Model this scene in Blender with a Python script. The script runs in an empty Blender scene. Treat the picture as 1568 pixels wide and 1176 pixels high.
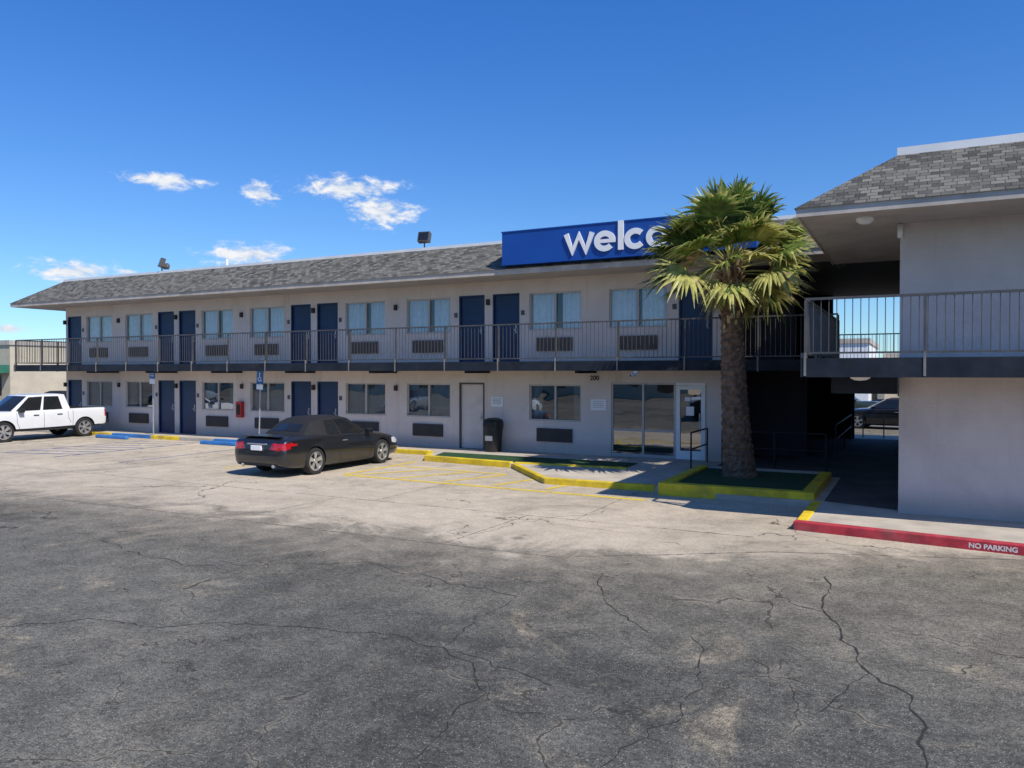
import bpy, bmesh, math, random
from mathutils import Vector, Matrix, noise
from mathutils.bvhtree import BVHTree
random.seed(7)
scene=bpy.context.scene
scene.view_settings.view_transform='Standard'
scene.view_settings.look='None'
scene.view_settings.exposure=0
COL=scene.collection
R=math.radians

# ------------------------------------------------------------ materials
def newmat(name):
    m=bpy.data.materials.new(name); m.use_nodes=True
    nt=m.node_tree; nt.nodes.clear()
    out=nt.nodes.new('ShaderNodeOutputMaterial')
    return m,nt,out
def N(nt,t,**kw):
    n=nt.nodes.new(t)
    for k,v in kw.items(): setattr(n,k,v)
    return n
def math_node(nt,op,a,b=None,c=None,clamp=False):
    n=nt.nodes.new('ShaderNodeMath'); n.operation=op; n.use_clamp=clamp
    for i,v in enumerate((a,b,c)):
        if v is None: continue
        if isinstance(v,(int,float)): n.inputs[i].default_value=v
        else: nt.links.new(v,n.inputs[i])
    return n.outputs[0]
def mixcol(nt,fac,a,b,mode='MIX'):
    n=nt.nodes.new('ShaderNodeMix'); n.data_type='RGBA'; n.blend_type=mode
    if isinstance(fac,(int,float)): n.inputs[0].default_value=fac
    else: nt.links.new(fac,n.inputs[0])
    for i,v in ((6,a),(7,b)):
        if isinstance(v,tuple): n.inputs[i].default_value=(*v[:3],1)
        else: nt.links.new(v,n.inputs[i])
    return n.outputs[2]
def noise_node(nt,vec,scale,detail=4,rough=.55,dist=0):
    n=nt.nodes.new('ShaderNodeTexNoise'); n.inputs['Scale'].default_value=scale
    n.inputs['Detail'].default_value=detail; n.inputs['Roughness'].default_value=rough
    n.inputs['Distortion'].default_value=dist
    nt.links.new(vec,n.inputs['Vector']); return n.outputs['Fac']
def ramp(nt,fac,lo,hi):
    n=nt.nodes.new('ShaderNodeMapRange'); n.interpolation_type='SMOOTHSTEP'
    n.inputs[1].default_value=lo; n.inputs[2].default_value=hi
    nt.links.new(fac,n.inputs[0]); return n.outputs[0]
def pmat(name,col,rough=.6,var=.12,vs=3.0,bump=0,bs=60,metal=0,coat=0,spec=.5,dirt=0,base=None):
    m,nt,out=newmat(name)
    b=N(nt,'ShaderNodeBsdfPrincipled'); nt.links.new(b.outputs[0],out.inputs[0])
    tc=N(nt,'ShaderNodeTexCoord'); o=tc.outputs['Object']
    n1=noise_node(nt,o,vs,5,.6)
    lo=tuple(c*(1-var) for c in col); hi=tuple(min(1,c*(1+var)) for c in col)
    c=mixcol(nt,ramp(nt,n1,.3,.7),lo,hi)
    if dirt:
        n2=noise_node(nt,o,vs*.35,6,.7,.6)
        c=mixcol(nt,math_node(nt,'MULTIPLY',ramp(nt,n2,.48,.72),dirt),c,(.18,.15,.12))
    if base:
        s=N(nt,'ShaderNodeSeparateXYZ'); nt.links.new(o,s.inputs[0])
        g=math_node(nt,'MULTIPLY',ramp(nt,math_node(nt,'ADD',s.outputs[2],math_node(nt,'MULTIPLY',n1,-.35)),base+.35,base-.05),.35)
        c=mixcol(nt,g,c,(.26,.20,.15))
        mp=N(nt,'ShaderNodeVectorMath',operation='MULTIPLY'); nt.links.new(o,mp.inputs[0]); mp.inputs[1].default_value=(3.5,3.5,.18)
        c=mixcol(nt,math_node(nt,'MULTIPLY',ramp(nt,noise_node(nt,mp.outputs[0],1.6,5,.65),.52,.75),.22),c,(.30,.26,.23))
    nt.links.new(c,b.inputs['Base Color'])
    b.inputs['Roughness'].default_value=rough; b.inputs['Metallic'].default_value=metal
    b.inputs['Coat Weight'].default_value=coat; b.inputs['Coat Roughness'].default_value=.03
    b.inputs['Specular IOR Level'].default_value=spec
    if bump:
        bp=N(nt,'ShaderNodeBump'); bp.inputs['Strength'].default_value=bump; bp.inputs['Distance'].default_value=.01
        nt.links.new(noise_node(nt,o,bs,4,.6),bp.inputs['Height']); nt.links.new(bp.outputs[0],b.inputs['Normal'])
    return m
M={}
M['wall']=pmat('stucco_wall',(.66,.58,.525),.9,.05,1.2,.5,45,dirt=.13,base=.12)
M['wall2']=pmat('stucco_wall_wing',(.62,.55,.515),.9,.07,1.0,1.0,24,dirt=.18,base=.12)
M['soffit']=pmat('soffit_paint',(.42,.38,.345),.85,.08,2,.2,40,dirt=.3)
M['fascia']=pmat('fascia_paint',(.48,.42,.36),.7,.14,2.5,dirt=.45)
M['stub']=pmat('post_bracket_paint',(.20,.19,.18),.6,.2,5,dirt=.3)
M['cap']=pmat('parapet_cap_white',(.78,.77,.75),.5,.05,2)
M['slab']=pmat('slab_fascia_paint',(.018,.024,.034),.85,.25,3,dirt=.10,spec=.2)
M['rail']=pmat('rail_metal_paint',(.075,.073,.072),.55,.2,4)
M['navy']=pmat('navy_door_paint',(.005,.028,.085),.45,.15,3)
M['wdoor']=pmat('white_door_paint',(.62,.56,.51),.5,.05,3,dirt=.15)
M['alu']=pmat('window_aluminium',(.46,.43,.40),.4,.06,4)
M['aludark']=pmat('bronze_frame',(.08,.07,.06),.4,.1,4)
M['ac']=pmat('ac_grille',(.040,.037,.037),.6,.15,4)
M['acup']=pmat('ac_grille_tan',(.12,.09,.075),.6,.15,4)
M['curtain']=pmat('curtain_fabric',(.84,.86,.88),.9,.06,6)
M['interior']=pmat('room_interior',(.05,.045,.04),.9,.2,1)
M['concrete']=pmat('sidewalk_concrete',(.48,.42,.34),.9,.15,1.5,.4,60,dirt=.4)
M['shadefloor']=pmat('concrete_painted_shade',(.075,.068,.062),.85,.3,1.2,.4,60,dirt=.2)  # concrete darkened so its colour carries the breezeway shade
M['bwall']=pmat('breezeway_painted_shade',(.032,.032,.037),.8,.2,1.5,.3,40)  # near-black tone puts the deep breezeway shade into the colour
M['yellow']=pmat('yellow_kerb_paint',(.68,.48,.018),.7,.22,3,.4,50,dirt=.5)
M['red']=pmat('red_kerb_paint',(.42,.03,.045),.7,.28,5,.4,50,dirt=.4)
M['blue']=pmat('blue_kerb_paint',(.03,.17,.46),.7,.2,3,.3,50,dirt=.2)
M['kerbgrey']=pmat('kerb_concrete',(.40,.36,.30),.9,.15,2,.4,50,dirt=.3)
M['white']=pmat('white_paint',(.8,.8,.8),.5,.03,3)
M['black']=pmat('black_plastic',(.014,.014,.016),.5,.2,3)
M['rubber']=pmat('tyre_rubber',(.02,.02,.02),.85,.2,6)
M['dark']=pmat('dark_trim',(.012,.012,.012),.6,.1,3)
M['chrome']=pmat('alloy_wheel',(.62,.62,.63),.28,.05,3,metal=.8)
M['signblue']=pmat('sign_blue_panel',(.003,.062,.31),.5,.08,1.2)
M['signsteel']=pmat('galvanised_steel',(.45,.45,.46),.45,.1,5,metal=.6)
M['redbox']=pmat('red_cabinet',(.45,.02,.02),.4,.1,3)
M['tan']=pmat('tan_stucco',(.55,.47,.35),.9,.08,1)
M['tail']=pmat('tail_lamp_red',(.42,.008,.012),.12,.2,14,coat=1)
M['lamp']=pmat('head_lamp_glass',(.55,.57,.6),.1,.1,20,coat=1)
M['canvas']=pmat('canvas_top',(.010,.010,.011),.8,.2,8,.3,200)
M['green']=pmat('awning_green',(.03,.16,.10),.6,.1,2)

def glass_mat(name,tint,base):
    m,nt,out=newmat(name)
    tr=N(nt,'ShaderNodeBsdfTransparent'); tr.inputs[0].default_value=(*tint,1)
    gl=N(nt,'ShaderNodeBsdfGlossy'); gl.inputs['Roughness'].default_value=.01; gl.inputs[0].default_value=(.9,.93,.95,1)
    fr=N(nt,'ShaderNodeFresnel'); fr.inputs[0].default_value=1.55
    tc=N(nt,'ShaderNodeTexCoord')
    bp=N(nt,'ShaderNodeBump'); bp.inputs['Strength'].default_value=.08; bp.inputs['Distance'].default_value=.05
    nt.links.new(noise_node(nt,tc.outputs['Object'],1.3,1),bp.inputs['Height'])
    nt.links.new(bp.outputs[0],gl.inputs['Normal'])
    f=math_node(nt,'ADD',fr.outputs[0],base,clamp=True)
    mx=N(nt,'ShaderNodeMixShader'); nt.links.new(f,mx.inputs[0]); nt.links.new(tr.outputs[0],mx.inputs[1]); nt.links.new(gl.outputs[0],mx.inputs[2])
    nt.links.new(mx.outputs[0],out.inputs[0]); return m
M['glass']=glass_mat('window_glass',(.90,.94,.95),.05)
M['glasslow']=glass_mat('window_glass_tinted',(.42,.46,.47),.22)
m,nt,out=newmat('car_glass'); b=N(nt,'ShaderNodeBsdfPrincipled'); b.inputs['Roughness'].default_value=.04; b.inputs['Specular IOR Level'].default_value=.8
tc=N(nt,'ShaderNodeTexCoord'); nn=noise_node(nt,tc.outputs['Object'],2); nt.links.new(mixcol(nt,nn,(.008,.01,.01),(.02,.022,.024)),b.inputs['Base Color']); nt.links.new(b.outputs[0],out.inputs[0]); M['carglass']=m
def carpaint(name,col,metal=.3):
    return pmat(name,col,.32,.04,2,metal=metal,coat=1,spec=.5)

# shingles
m,nt,out=newmat('asphalt_shingles'); b=N(nt,'ShaderNodeBsdfPrincipled'); b.inputs['Roughness'].default_value=.95
uv=N(nt,'ShaderNodeUVMap')
dn=N(nt,'ShaderNodeTexNoise'); dn.inputs['Scale'].default_value=3; nt.links.new(uv.outputs[0],dn.inputs['Vector'])
vm=N(nt,'ShaderNodeVectorMath',operation='MULTIPLY_ADD'); nt.links.new(dn.outputs['Color'],vm.inputs[0]); vm.inputs[1].default_value=(.12,.022,0); nt.links.new(uv.outputs[0],vm.inputs[2])
UV=vm.outputs[0]
br=N(nt,'ShaderNodeTexBrick'); nt.links.new(UV,br.inputs['Vector'])
br.inputs['Scale'].default_value=1; br.inputs['Brick Width'].default_value=.17; br.inputs['Row Height'].default_value=.115
br.inputs['Mortar Size'].default_value=.007; br.inputs['Mortar Smooth'].default_value=.3; br.inputs['Bias'].default_value=-.05
br.inputs['Color1'].default_value=(.055,.053,.047,1); br.inputs['Color2'].default_value=(.24,.225,.19,1); br.inputs['Mortar'].default_value=(.03,.028,.026,1)
br.offset_frequency=2; br.offset=.37
n1=noise_node(nt,uv.outputs[0],.7,6,.7,.4); n2=noise_node(nt,uv.outputs[0],55,3,.7)
c=mixcol(nt,math_node(nt,'MULTIPLY',ramp(nt,n1,.4,.7),.4),br.outputs[0],(.20,.185,.155))
c=mixcol(nt,.6,c,mixcol(nt,ramp(nt,n2,.3,.7),(.45,.45,.45),(1.2,1.2,1.2)),'MULTIPLY')
nt.links.new(c,b.inputs['Base Color'])
bp=N(nt,'ShaderNodeBump'); bp.inputs['Strength'].default_value=.8; bp.inputs['Distance'].default_value=.015
nt.links.new(math_node(nt,'ADD',math_node(nt,'MULTIPLY',br.outputs['Fac'],-1),n2),bp.inputs['Height']); nt.links.new(bp.outputs[0],b.inputs['Normal'])
nt.links.new(b.outputs[0],out.inputs[0]); M['shingle']=m

# turf
m,nt,out=newmat('artificial_turf_green'); b=N(nt,'ShaderNodeBsdfPrincipled'); b.inputs['Roughness'].default_value=.95
tc=N(nt,'ShaderNodeTexCoord'); n1=noise_node(nt,tc.outputs['Object'],90,3,.7); n2=noise_node(nt,tc.outputs['Object'],2,4)
c=mixcol(nt,n1,(.008,.035,.010),(.02,.09,.025)); c=mixcol(nt,math_node(nt,'MULTIPLY',ramp(nt,n2,.5,.7),.35),c,(.06,.075,.03))
nt.links.new(c,b.inputs['Base Color']); bp=N(nt,'ShaderNodeBump'); bp.inputs['Strength'].default_value=.8; bp.inputs['Distance'].default_value=.02
nt.links.new(n1,bp.inputs['Height']); nt.links.new(bp.outputs[0],b.inputs['Normal']); nt.links.new(b.outputs[0],out.inputs[0]); M['turf']=m

def worn(name,col,thr=.5,k=.85):
    m,nt,out=newmat(name); b=N(nt,'ShaderNodeBsdfPrincipled'); b.inputs['Roughness'].default_value=.85; b.inputs['Base Color'].default_value=(*col,1)
    tr=N(nt,'ShaderNodeBsdfTransparent'); tc=N(nt,'ShaderNodeTexCoord')
    a=ramp(nt,noise_node(nt,tc.outputs['Object'],5,8,.75),thr-.1,thr+.06)
    mx=N(nt,'ShaderNodeMixShader'); nt.links.new(math_node(nt,'MULTIPLY',a,k),mx.inputs[0]); nt.links.new(tr.outputs[0],mx.inputs[1]); nt.links.new(b.outputs[0],mx.inputs[2])
    nt.links.new(mx.outputs[0],out.inputs[0]); return m
M['markY']=worn('worn_yellow_paint',(.72,.52,.04),.41,.95)
M['markB']=worn('worn_blue_paint',(.06,.14,.32),.47)
M['crack']=worn('crack_dark',(.030,.028,.025),.38,.9)
M['joint']=worn('joint_dark',(.14,.12,.10),.44,.75)
M['ktext']=worn('stencil_white',(.8,.78,.75),.42)

# ground
m,nt,out=newmat('parking_lot_ground'); b=N(nt,'ShaderNodeBsdfPrincipled'); b.inputs['Roughness'].default_value=.92; b.inputs['Specular IOR Level'].default_value=.2
g=N(nt,'ShaderNodeNewGeometry'); P=g.outputs['Position']
sx=N(nt,'ShaderNodeSeparateXYZ'); nt.links.new(P,sx.inputs[0]); X,Y=sx.outputs[0],sx.outputs[1]
nL=noise_node(nt,P,.16,6,.6,.6); nM=noise_node(nt,P,.9,7,.65,.3); nS=noise_node(nt,P,20,5,.75); nXS=noise_node(nt,P,70,3,.8); nB=noise_node(nt,P,2.6,8,.7,.4)
asp=mixcol(nt,ramp(nt,nL,.38,.62),(.080,.079,.073),(.150,.144,.126))
asp=mixcol(nt,math_node(nt,'MULTIPLY',ramp(nt,nM,.42,.72),.5),asp,(.205,.190,.158))
nD=noise_node(nt,P,.55,9,.72,1.2)
asp=mixcol(nt,math_node(nt,'MULTIPLY',ramp(nt,nD,.55,.70),.75),asp,(.33,.28,.205))
asp=mixcol(nt,math_node(nt,'MULTIPLY',ramp(nt,math_node(nt,'ADD',Y,math_node(nt,'MULTIPLY',nD,4.0)),8.0,12.5),.35),asp,(.30,.255,.19))
asp=mixcol(nt,.9,asp,mixcol(nt,ramp(nt,nB,.32,.68),(.74,.74,.74),(1.25,1.24,1.22)),'MULTIPLY')
asp=mixcol(nt,.9,asp,mixcol(nt,ramp(nt,nS,.3,.7),(.50,.50,.50),(1.42,1.41,1.38)),'MULTIPLY')
asp=mixcol(nt,.9,asp,mixcol(nt,ramp(nt,nXS,.34,.68),(.34,.34,.34),(1.58,1.57,1.54)),'MULTIPLY')
vor=N(nt,'ShaderNodeTexVoronoi'); vor.inputs['Scale'].default_value=38; nt.links.new(P,vor.inputs['Vector'])
peb=math_node(nt,'LESS_THAN',vor.outputs['Distance'],.19)
sel=math_node(nt,'GREATER_THAN',noise_node(nt,P,9,2),.47)
asp=mixcol(nt,math_node(nt,'MULTIPLY',math_node(nt,'MULTIPLY',peb,sel),.65),asp,(.44,.41,.34))
dv=N(nt,'ShaderNodeTexNoise'); dv.inputs['Scale'].default_value=1.5; dv.inputs['Detail'].default_value=6; nt.links.new(P,dv.inputs['Vector'])
va=N(nt,'ShaderNodeVectorMath',operation='MULTIPLY_ADD'); nt.links.new(dv.outputs['Color'],va.inputs[0]); va.inputs[1].default_value=(1.3,1.3,0); nt.links.new(P,va.inputs[2])
def crk(scale,thr,gs,glo,ghi,inp):
    vc=N(nt,'ShaderNodeTexVoronoi',feature='DISTANCE_TO_EDGE'); vc.inputs['Scale'].default_value=scale; nt.links.new(va.outputs[0],vc.inputs['Vector'])
    gate=ramp(nt,noise_node(nt,P,gs,4),glo,ghi)
    w_=math_node(nt,'MULTIPLY',thr,math_node(nt,'ADD',.5,math_node(nt,'MULTIPLY',nS,1.8)))
    cr=math_node(nt,'MULTIPLY',math_node(nt,'LESS_THAN',vc.outputs['Distance'],w_),gate)
    cre=math_node(nt,'MULTIPLY',math_node(nt,'MULTIPLY',ramp(nt,vc.outputs['Distance'],.025,.0),gate),ramp(nt,nB,.4,.6))
    o_=mixcol(nt,math_node(nt,'MULTIPLY',cre,.4),inp,(.36,.31,.23))
    return mixcol(nt,math_node(nt,'MULTIPLY',cr,.8),o_,(.035,.033,.03))
asp=crk(.42,.0030,.6,.44,.52,asp)
asp=crk(.95,.0034,.4,.52,.58,asp)
con=mixcol(nt,ramp(nt,nL,.35,.65),(.60,.505,.38),(.48,.405,.305))
con=mixcol(nt,math_node(nt,'MULTIPLY',ramp(nt,nM,.46,.72),.5),con,(.66,.565,.44))
con=mixcol(nt,math_node(nt,'MULTIPLY',ramp(nt,noise_node(nt,P,.45,7,.7,.8),.50,.66),.55),con,(.30,.255,.20))
con=mixcol(nt,.8,con,mixcol(nt,ramp(nt,nB,.3,.7),(.82,.82,.82),(1.12,1.11,1.1)),'MULTIPLY')
con=mixcol(nt,.7,con,mixcol(nt,ramp(nt,nS,.3,.7),(.7,.7,.7),(1.15,1.15,1.15)),'MULTIPLY')
con=mixcol(nt,.4,con,mixcol(nt,ramp(nt,nXS,.3,.7),(.6,.6,.6),(1.2,1.2,1.2)),'MULTIPLY')
con=crk(.3,.0022,.3,.5,.56,con)
t=math_node(nt,'MULTIPLY',math_node(nt,'MAXIMUM',math_node(nt,'ADD',X,4.3),0),.55)
t=math_node(nt,'MINIMUM',t,3.3)
yy=math_node(nt,'SUBTRACT',Y,t)
yy=math_node(nt,'ADD',yy,math_node(nt,'MULTIPLY',math_node(nt,'SUBTRACT',nD,.5),5))
yy=math_node(nt,'ADD',yy,math_node(nt,'MULTIPLY',math_node(nt,'SUBTRACT',nM,.5),2.0))
mk=math_node(nt,'MAXIMUM',ramp(nt,yy,9.1,10.6),math_node(nt,'MULTIPLY',ramp(nt,yy,7.8,10.0),.3))
far=math_node(nt,'LESS_THAN',Y,32)
left=ramp(nt,X,-44,-38)
mk=math_node(nt,'MULTIPLY',math_node(nt,'MULTIPLY',mk,far),left)
c=mixcol(nt,mk,asp,con)
oil=noise_node(nt,P,.8,3,.5)
c=mixcol(nt,math_node(nt,'MULTIPLY',math_node(nt,'MULTIPLY',ramp(nt,oil,.66,.74),ramp(nt,nB,.45,.6)),.6),c,(.06,.055,.048))
nt.links.new(c,b.inputs['Base Color'])
bp=N(nt,'ShaderNodeBump'); bp.inputs['Strength'].default_value=.7; bp.inputs['Distance'].default_value=.012
nt.links.new(math_node(nt,'ADD',nS,math_node(nt,'MULTIPLY',nXS,.7)),bp.inputs['Height']); nt.links.new(bp.outputs[0],b.inputs['Normal'])
nt.links.new(b.outputs[0],out.inputs[0]); M['ground']=m

# ------------------------------------------------------------ mesh builder
class MB:
    def __init__(s): s.v=[];s.f=[];s.m=[];s.uv={}
    def vert(s,p): s.v.append(tuple(p)); return len(s.v)-1
    def face(s,pts,mat,uv=None):
        i=[s.vert(p) for p in pts]; s.f.append(i); s.m.append(mat)
        if uv: s.uv[len(s.f)-1]=uv
    def box(s,x0,x1,y0,y1,z0,z1,mat):
        b=len(s.v)
        for z in (z0,z1):
            for (x,y) in ((x0,y0),(x1,y0),(x1,y1),(x0,y1)): s.v.append((x,y,z))
        for f in ((0,3,2,1),(4,5,6,7),(0,1,5,4),(1,2,6,5),(2,3,7,6),(3,0,4,7)):
            s.f.append([b+k for k in f]); s.m.append(mat)
    def obox(s,p0,p1,w,z0,z1,mat,off=0):
        p0=Vector(p0[:2]);p1=Vector(p1[:2]); d=(p1-p0).normalized(); n=Vector((-d.y,d.x))
        a=[p0+n*(off-w/2),p1+n*(off-w/2),p1+n*(off+w/2),p0+n*(off+w/2)]
        b=len(s.v)
        for z in (z0,z1):
            for q in a: s.v.append((q.x,q.y,z))
        for f in ((0,3,2,1),(4,5,6,7),(0,1,5,4),(1,2,6,5),(2,3,7,6),(3,0,4,7)):
            s.f.append([b+k for k in f]); s.m.append(mat)
    def tube(s,p0,p1,r0,r1,n,mat,caps=True):
        p0=Vector(p0);p1=Vector(p1); d=(p1-p0).normalized()
        a=d.orthogonal().normalized(); c=d.cross(a)
        b=len(s.v)
        for p,r in ((p0,r0),(p1,r1)):
            for k in range(n):
                t=2*math.pi*k/n; s.v.append(tuple(p+a*math.cos(t)*r+c*math.sin(t)*r))
        for k in range(n):
            s.f.append([b+k,b+(k+1)%n,b+n+(k+1)%n,b+n+k]); s.m.append(mat)
        if caps:
            s.f.append([b+k for k in range(n)][::-1]); s.m.append(mat)
            s.f.append([b+n+k for k in range(n)]); s.m.append(mat)
    def lathe(s,c,axis,prof,n,mat):
        ax=Vector(axis).normalized(); a=ax.orthogonal().normalized(); e=ax.cross(a); c=Vector(c); b=len(s.v)
        for r,h in prof:
            for k in range(n):
                t=2*math.pi*k/n; s.v.append(tuple(c+ax*h+a*math.cos(t)*r+e*math.sin(t)*r))
        for i in range(len(prof)-1):
            for k in range(n):
                s.f.append([b+i*n+k,b+i*n+(k+1)%n,b+(i+1)*n+(k+1)%n,b+(i+1)*n+k]); s.m.append(mat)
    def stroke(s,pts,w,y,depth,mat,closed=False):
        P=[Vector(p) for p in pts]; n=len(P); L=[];Rr=[]
        for i in range(n):
            if closed: a=P[i-1];c=P[(i+1)%n]
            else: a=P[max(0,i-1)];c=P[min(n-1,i+1)]
            d1=(P[i]-a); d2=(c-P[i])
            if d1.length<1e-9: d1=d2
            if d2.length<1e-9: d2=d1
            d1.normalize();d2.normalize(); tt=(d1+d2)
            tt=tt.normalized() if tt.length>1e-4 else d1
            nn=Vector((-tt.y,tt.x)); cs=max(.62,nn.dot(Vector((-d1.y,d1.x))))
            L.append(P[i]+nn*w/2/cs); Rr.append(P[i]-nn*w/2/cs)
        m_=n if closed else n-1
        for i in range(m_):
            j=(i+1)%n; a,b_,c,d=Rr[i],Rr[j],L[j],L[i]
            s.face([(a.x,y,a.y),(b_.x,y,b_.y),(c.x,y,c.y),(d.x,y,d.y)],mat)
            s.face([(a.x,y+depth,a.y),(b_.x,y+depth,b_.y),(b_.x,y,b_.y),(a.x,y,a.y)],mat)
            s.face([(d.x,y,d.y),(c.x,y,c.y),(c.x,y+depth,c.y),(d.x,y+depth,d.y)],mat)
        if not closed:
            for i in (0,n-1): s.face([(L[i].x,y,L[i].y),(Rr[i].x,y,Rr[i].y),(Rr[i].x,y+depth,Rr[i].y),(L[i].x,y+depth,L[i].y)],mat)
    def build(s,name,parent=None,smooth=False,bevel=0,angle=None):
        me=bpy.data.meshes.new(name); me.from_pydata(s.v,[],s.f)
        mats=[]
        for mm in s.m:
            if mm not in mats: mats.append(mm)
        for mm in mats: me.materials.append(mm)
        idx={mm:i for i,mm in enumerate(mats)}
        for p,mm in zip(me.polygons,s.m): p.material_index=idx[mm]; p.use_smooth=smooth
        if s.uv:
            l=me.uv_layers.new(name='UVMap')
            for fi,uv in s.uv.items():
                for k,li in enumerate(me.polygons[fi].loop_indices): l.data[li].uv=uv[k]
        me.update()
        if smooth and angle: me.set_sharp_from_angle(angle=R(angle))
        o=bpy.data.objects.new(name,me); COL.objects.link(o)
        if parent: o.parent=parent
        if bevel:
            bv=o.modifiers.new('bevel','BEVEL'); bv.width=bevel; bv.segments=2; bv.limit_method='ANGLE'
        return o
def empty(name,loc=(0,0,0),rz=0):
    e=bpy.data.objects.new(name,None); COL.objects.link(e); e.location=loc; e.rotation_euler=(0,0,rz); e.empty_display_size=.3
    return e
def text(name,s,size,mat,parent,loc,rot,extrude=.01,offset=0,align='LEFT',spacing=1):
    cu=bpy.data.curves.new(name,'FONT'); cu.body=s; cu.size=size; cu.extrude=extrude; cu.offset=offset; cu.align_x=align; cu.space_character=spacing
    cu.materials.append(mat); o=bpy.data.objects.new(name,cu); COL.objects.link(o); o.location=loc; o.rotation_euler=rot; o.parent=parent
    return o

# ------------------------------------------------------------ ground
mb=MB(); mb.face([(-900,-900,0),(900,-900,0),(900,900,0),(-900,900,0)],M['ground']); mb.build('ground')

# ------------------------------------------------------------ motel
motel=empty('motel_building')
YW=21.2; YB=19.8; YE=19.7; XL=-33.2; XR=-4.6
F1=.12; SB=2.62; F2=2.85; EZ=5.38; RT=6.55; YBK=31.0
CEN=[-33.2,-26.1,-18.98,-11.86,-4.74]
def openings():
    L=[]
    for c in CEN:
        for sgn in (-1,1):
            if c==CEN[0] and sgn<0: continue
            if c==CEN[-1] and sgn>0: continue
            def seg(a,b): return (c+a,c+b) if sgn>0 else (c-b,c-a)
            d=seg(.15,1.08); w=seg(1.42,3.12)
            L.append(('door',d[0],d[1],F2,4.98,1)); L.append(('win',w[0],w[1],3.82,4.96,1))
            if c==CEN[-1]: continue
            if c==CEN[3]:
                if sgn<0: L.append(('wdoor',d[0],d[1],F1,2.22,0))
            else: L.append(('door',d[0],d[1],F1,2.22,0))
            L.append(('win',w[0],w[1],1.08,2.18,0))
    L.append(('lobby',-7.8,-5.02,F1,2.26,0))
    return L
OP=openings()
def wall_open(mb,x0,x1,z0,z1,y,ops,mat,depth=.14):
    xs=sorted(set([x0,x1]+[o[1] for o in ops]+[o[2] for o in ops])); zs=sorted(set([z0,z1]+[o[3] for o in ops]+[o[4] for o in ops]))
    for i in range(len(xs)-1):
        for j in range(len(zs)-1):
            cx=(xs[i]+xs[i+1])/2; cz=(zs[j]+zs[j+1])/2
            if any(o[1]<cx<o[2] and o[3]<cz<o[4] for o in ops): continue
            mb.face([(xs[i],y,zs[j]),(xs[i+1],y,zs[j]),(xs[i+1],y,zs[j+1]),(xs[i],y,zs[j+1])],mat)
    for o in ops:
        a,b_,c,d=o[1:5]; e=y+depth
        mb.face([(a,y,c),(a,y,d),(a,e,d),(a,e,c)],mat); mb.face([(b_,y,c),(b_,e,c),(b_,e,d),(b_,y,d)],mat)
        mb.face([(a,y,d),(b_,y,d),(b_,e,d),(a,e,d)],mat); mb.face([(a,y,c),(a,e,c),(b_,e,c),(b_,y,c)],mat)
mb=MB()
wall_open(mb,XL,XR,F1,F2,YW,[o for o in OP if o[5]==0],M['wall'])
wall_open(mb,XL,XR,F2,EZ+.1,YW,[o for o in OP if o[5]==1],M['wall'])
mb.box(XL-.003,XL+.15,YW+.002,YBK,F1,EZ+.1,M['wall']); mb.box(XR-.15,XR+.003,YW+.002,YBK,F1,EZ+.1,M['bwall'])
mb.box(XL,XR,YBK,YBK+.15,F1,EZ+.1,M['wall'])
mb.build('front_walls',motel)
mb=MB(); mb.box(XL+.2,-8.3,YW+1.6,YW+1.7,F1,EZ,M['interior']); mb.box(XL+.2,-4.8,YW+.2,YBK-.1,2.62,2.82,M['interior'])
mb.box(-8.3,-4.8,YW+5,YW+5.1,F1,2.6,M['tan']); mb.box(-8.3,-4.8,YW+1.6,YW+1.7,2.85,EZ,M['interior']); mb.box(XL+.2,XR-.2,YW+.2,YBK-.1,5.3,5.36,M['interior'])
mb.box(-8.4,-8.3,YW+.2,YW+5.1,F1,2.6,M['tan'])
mb.box(-7.9,-5.6,YW+3.6,YW+4.2,F1,1.15,M['aludark'])
mb.box(XL+.2,XR-.2,YW+.2,YBK-.1,F1-.05,F1-.005,M['concrete'])
mb.build('interior_rooms',motel)
fr=MB(); gl=MB(); gll=MB(); cu=MB(); dr=MB(); ac=MB(); pl=MB()
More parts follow.
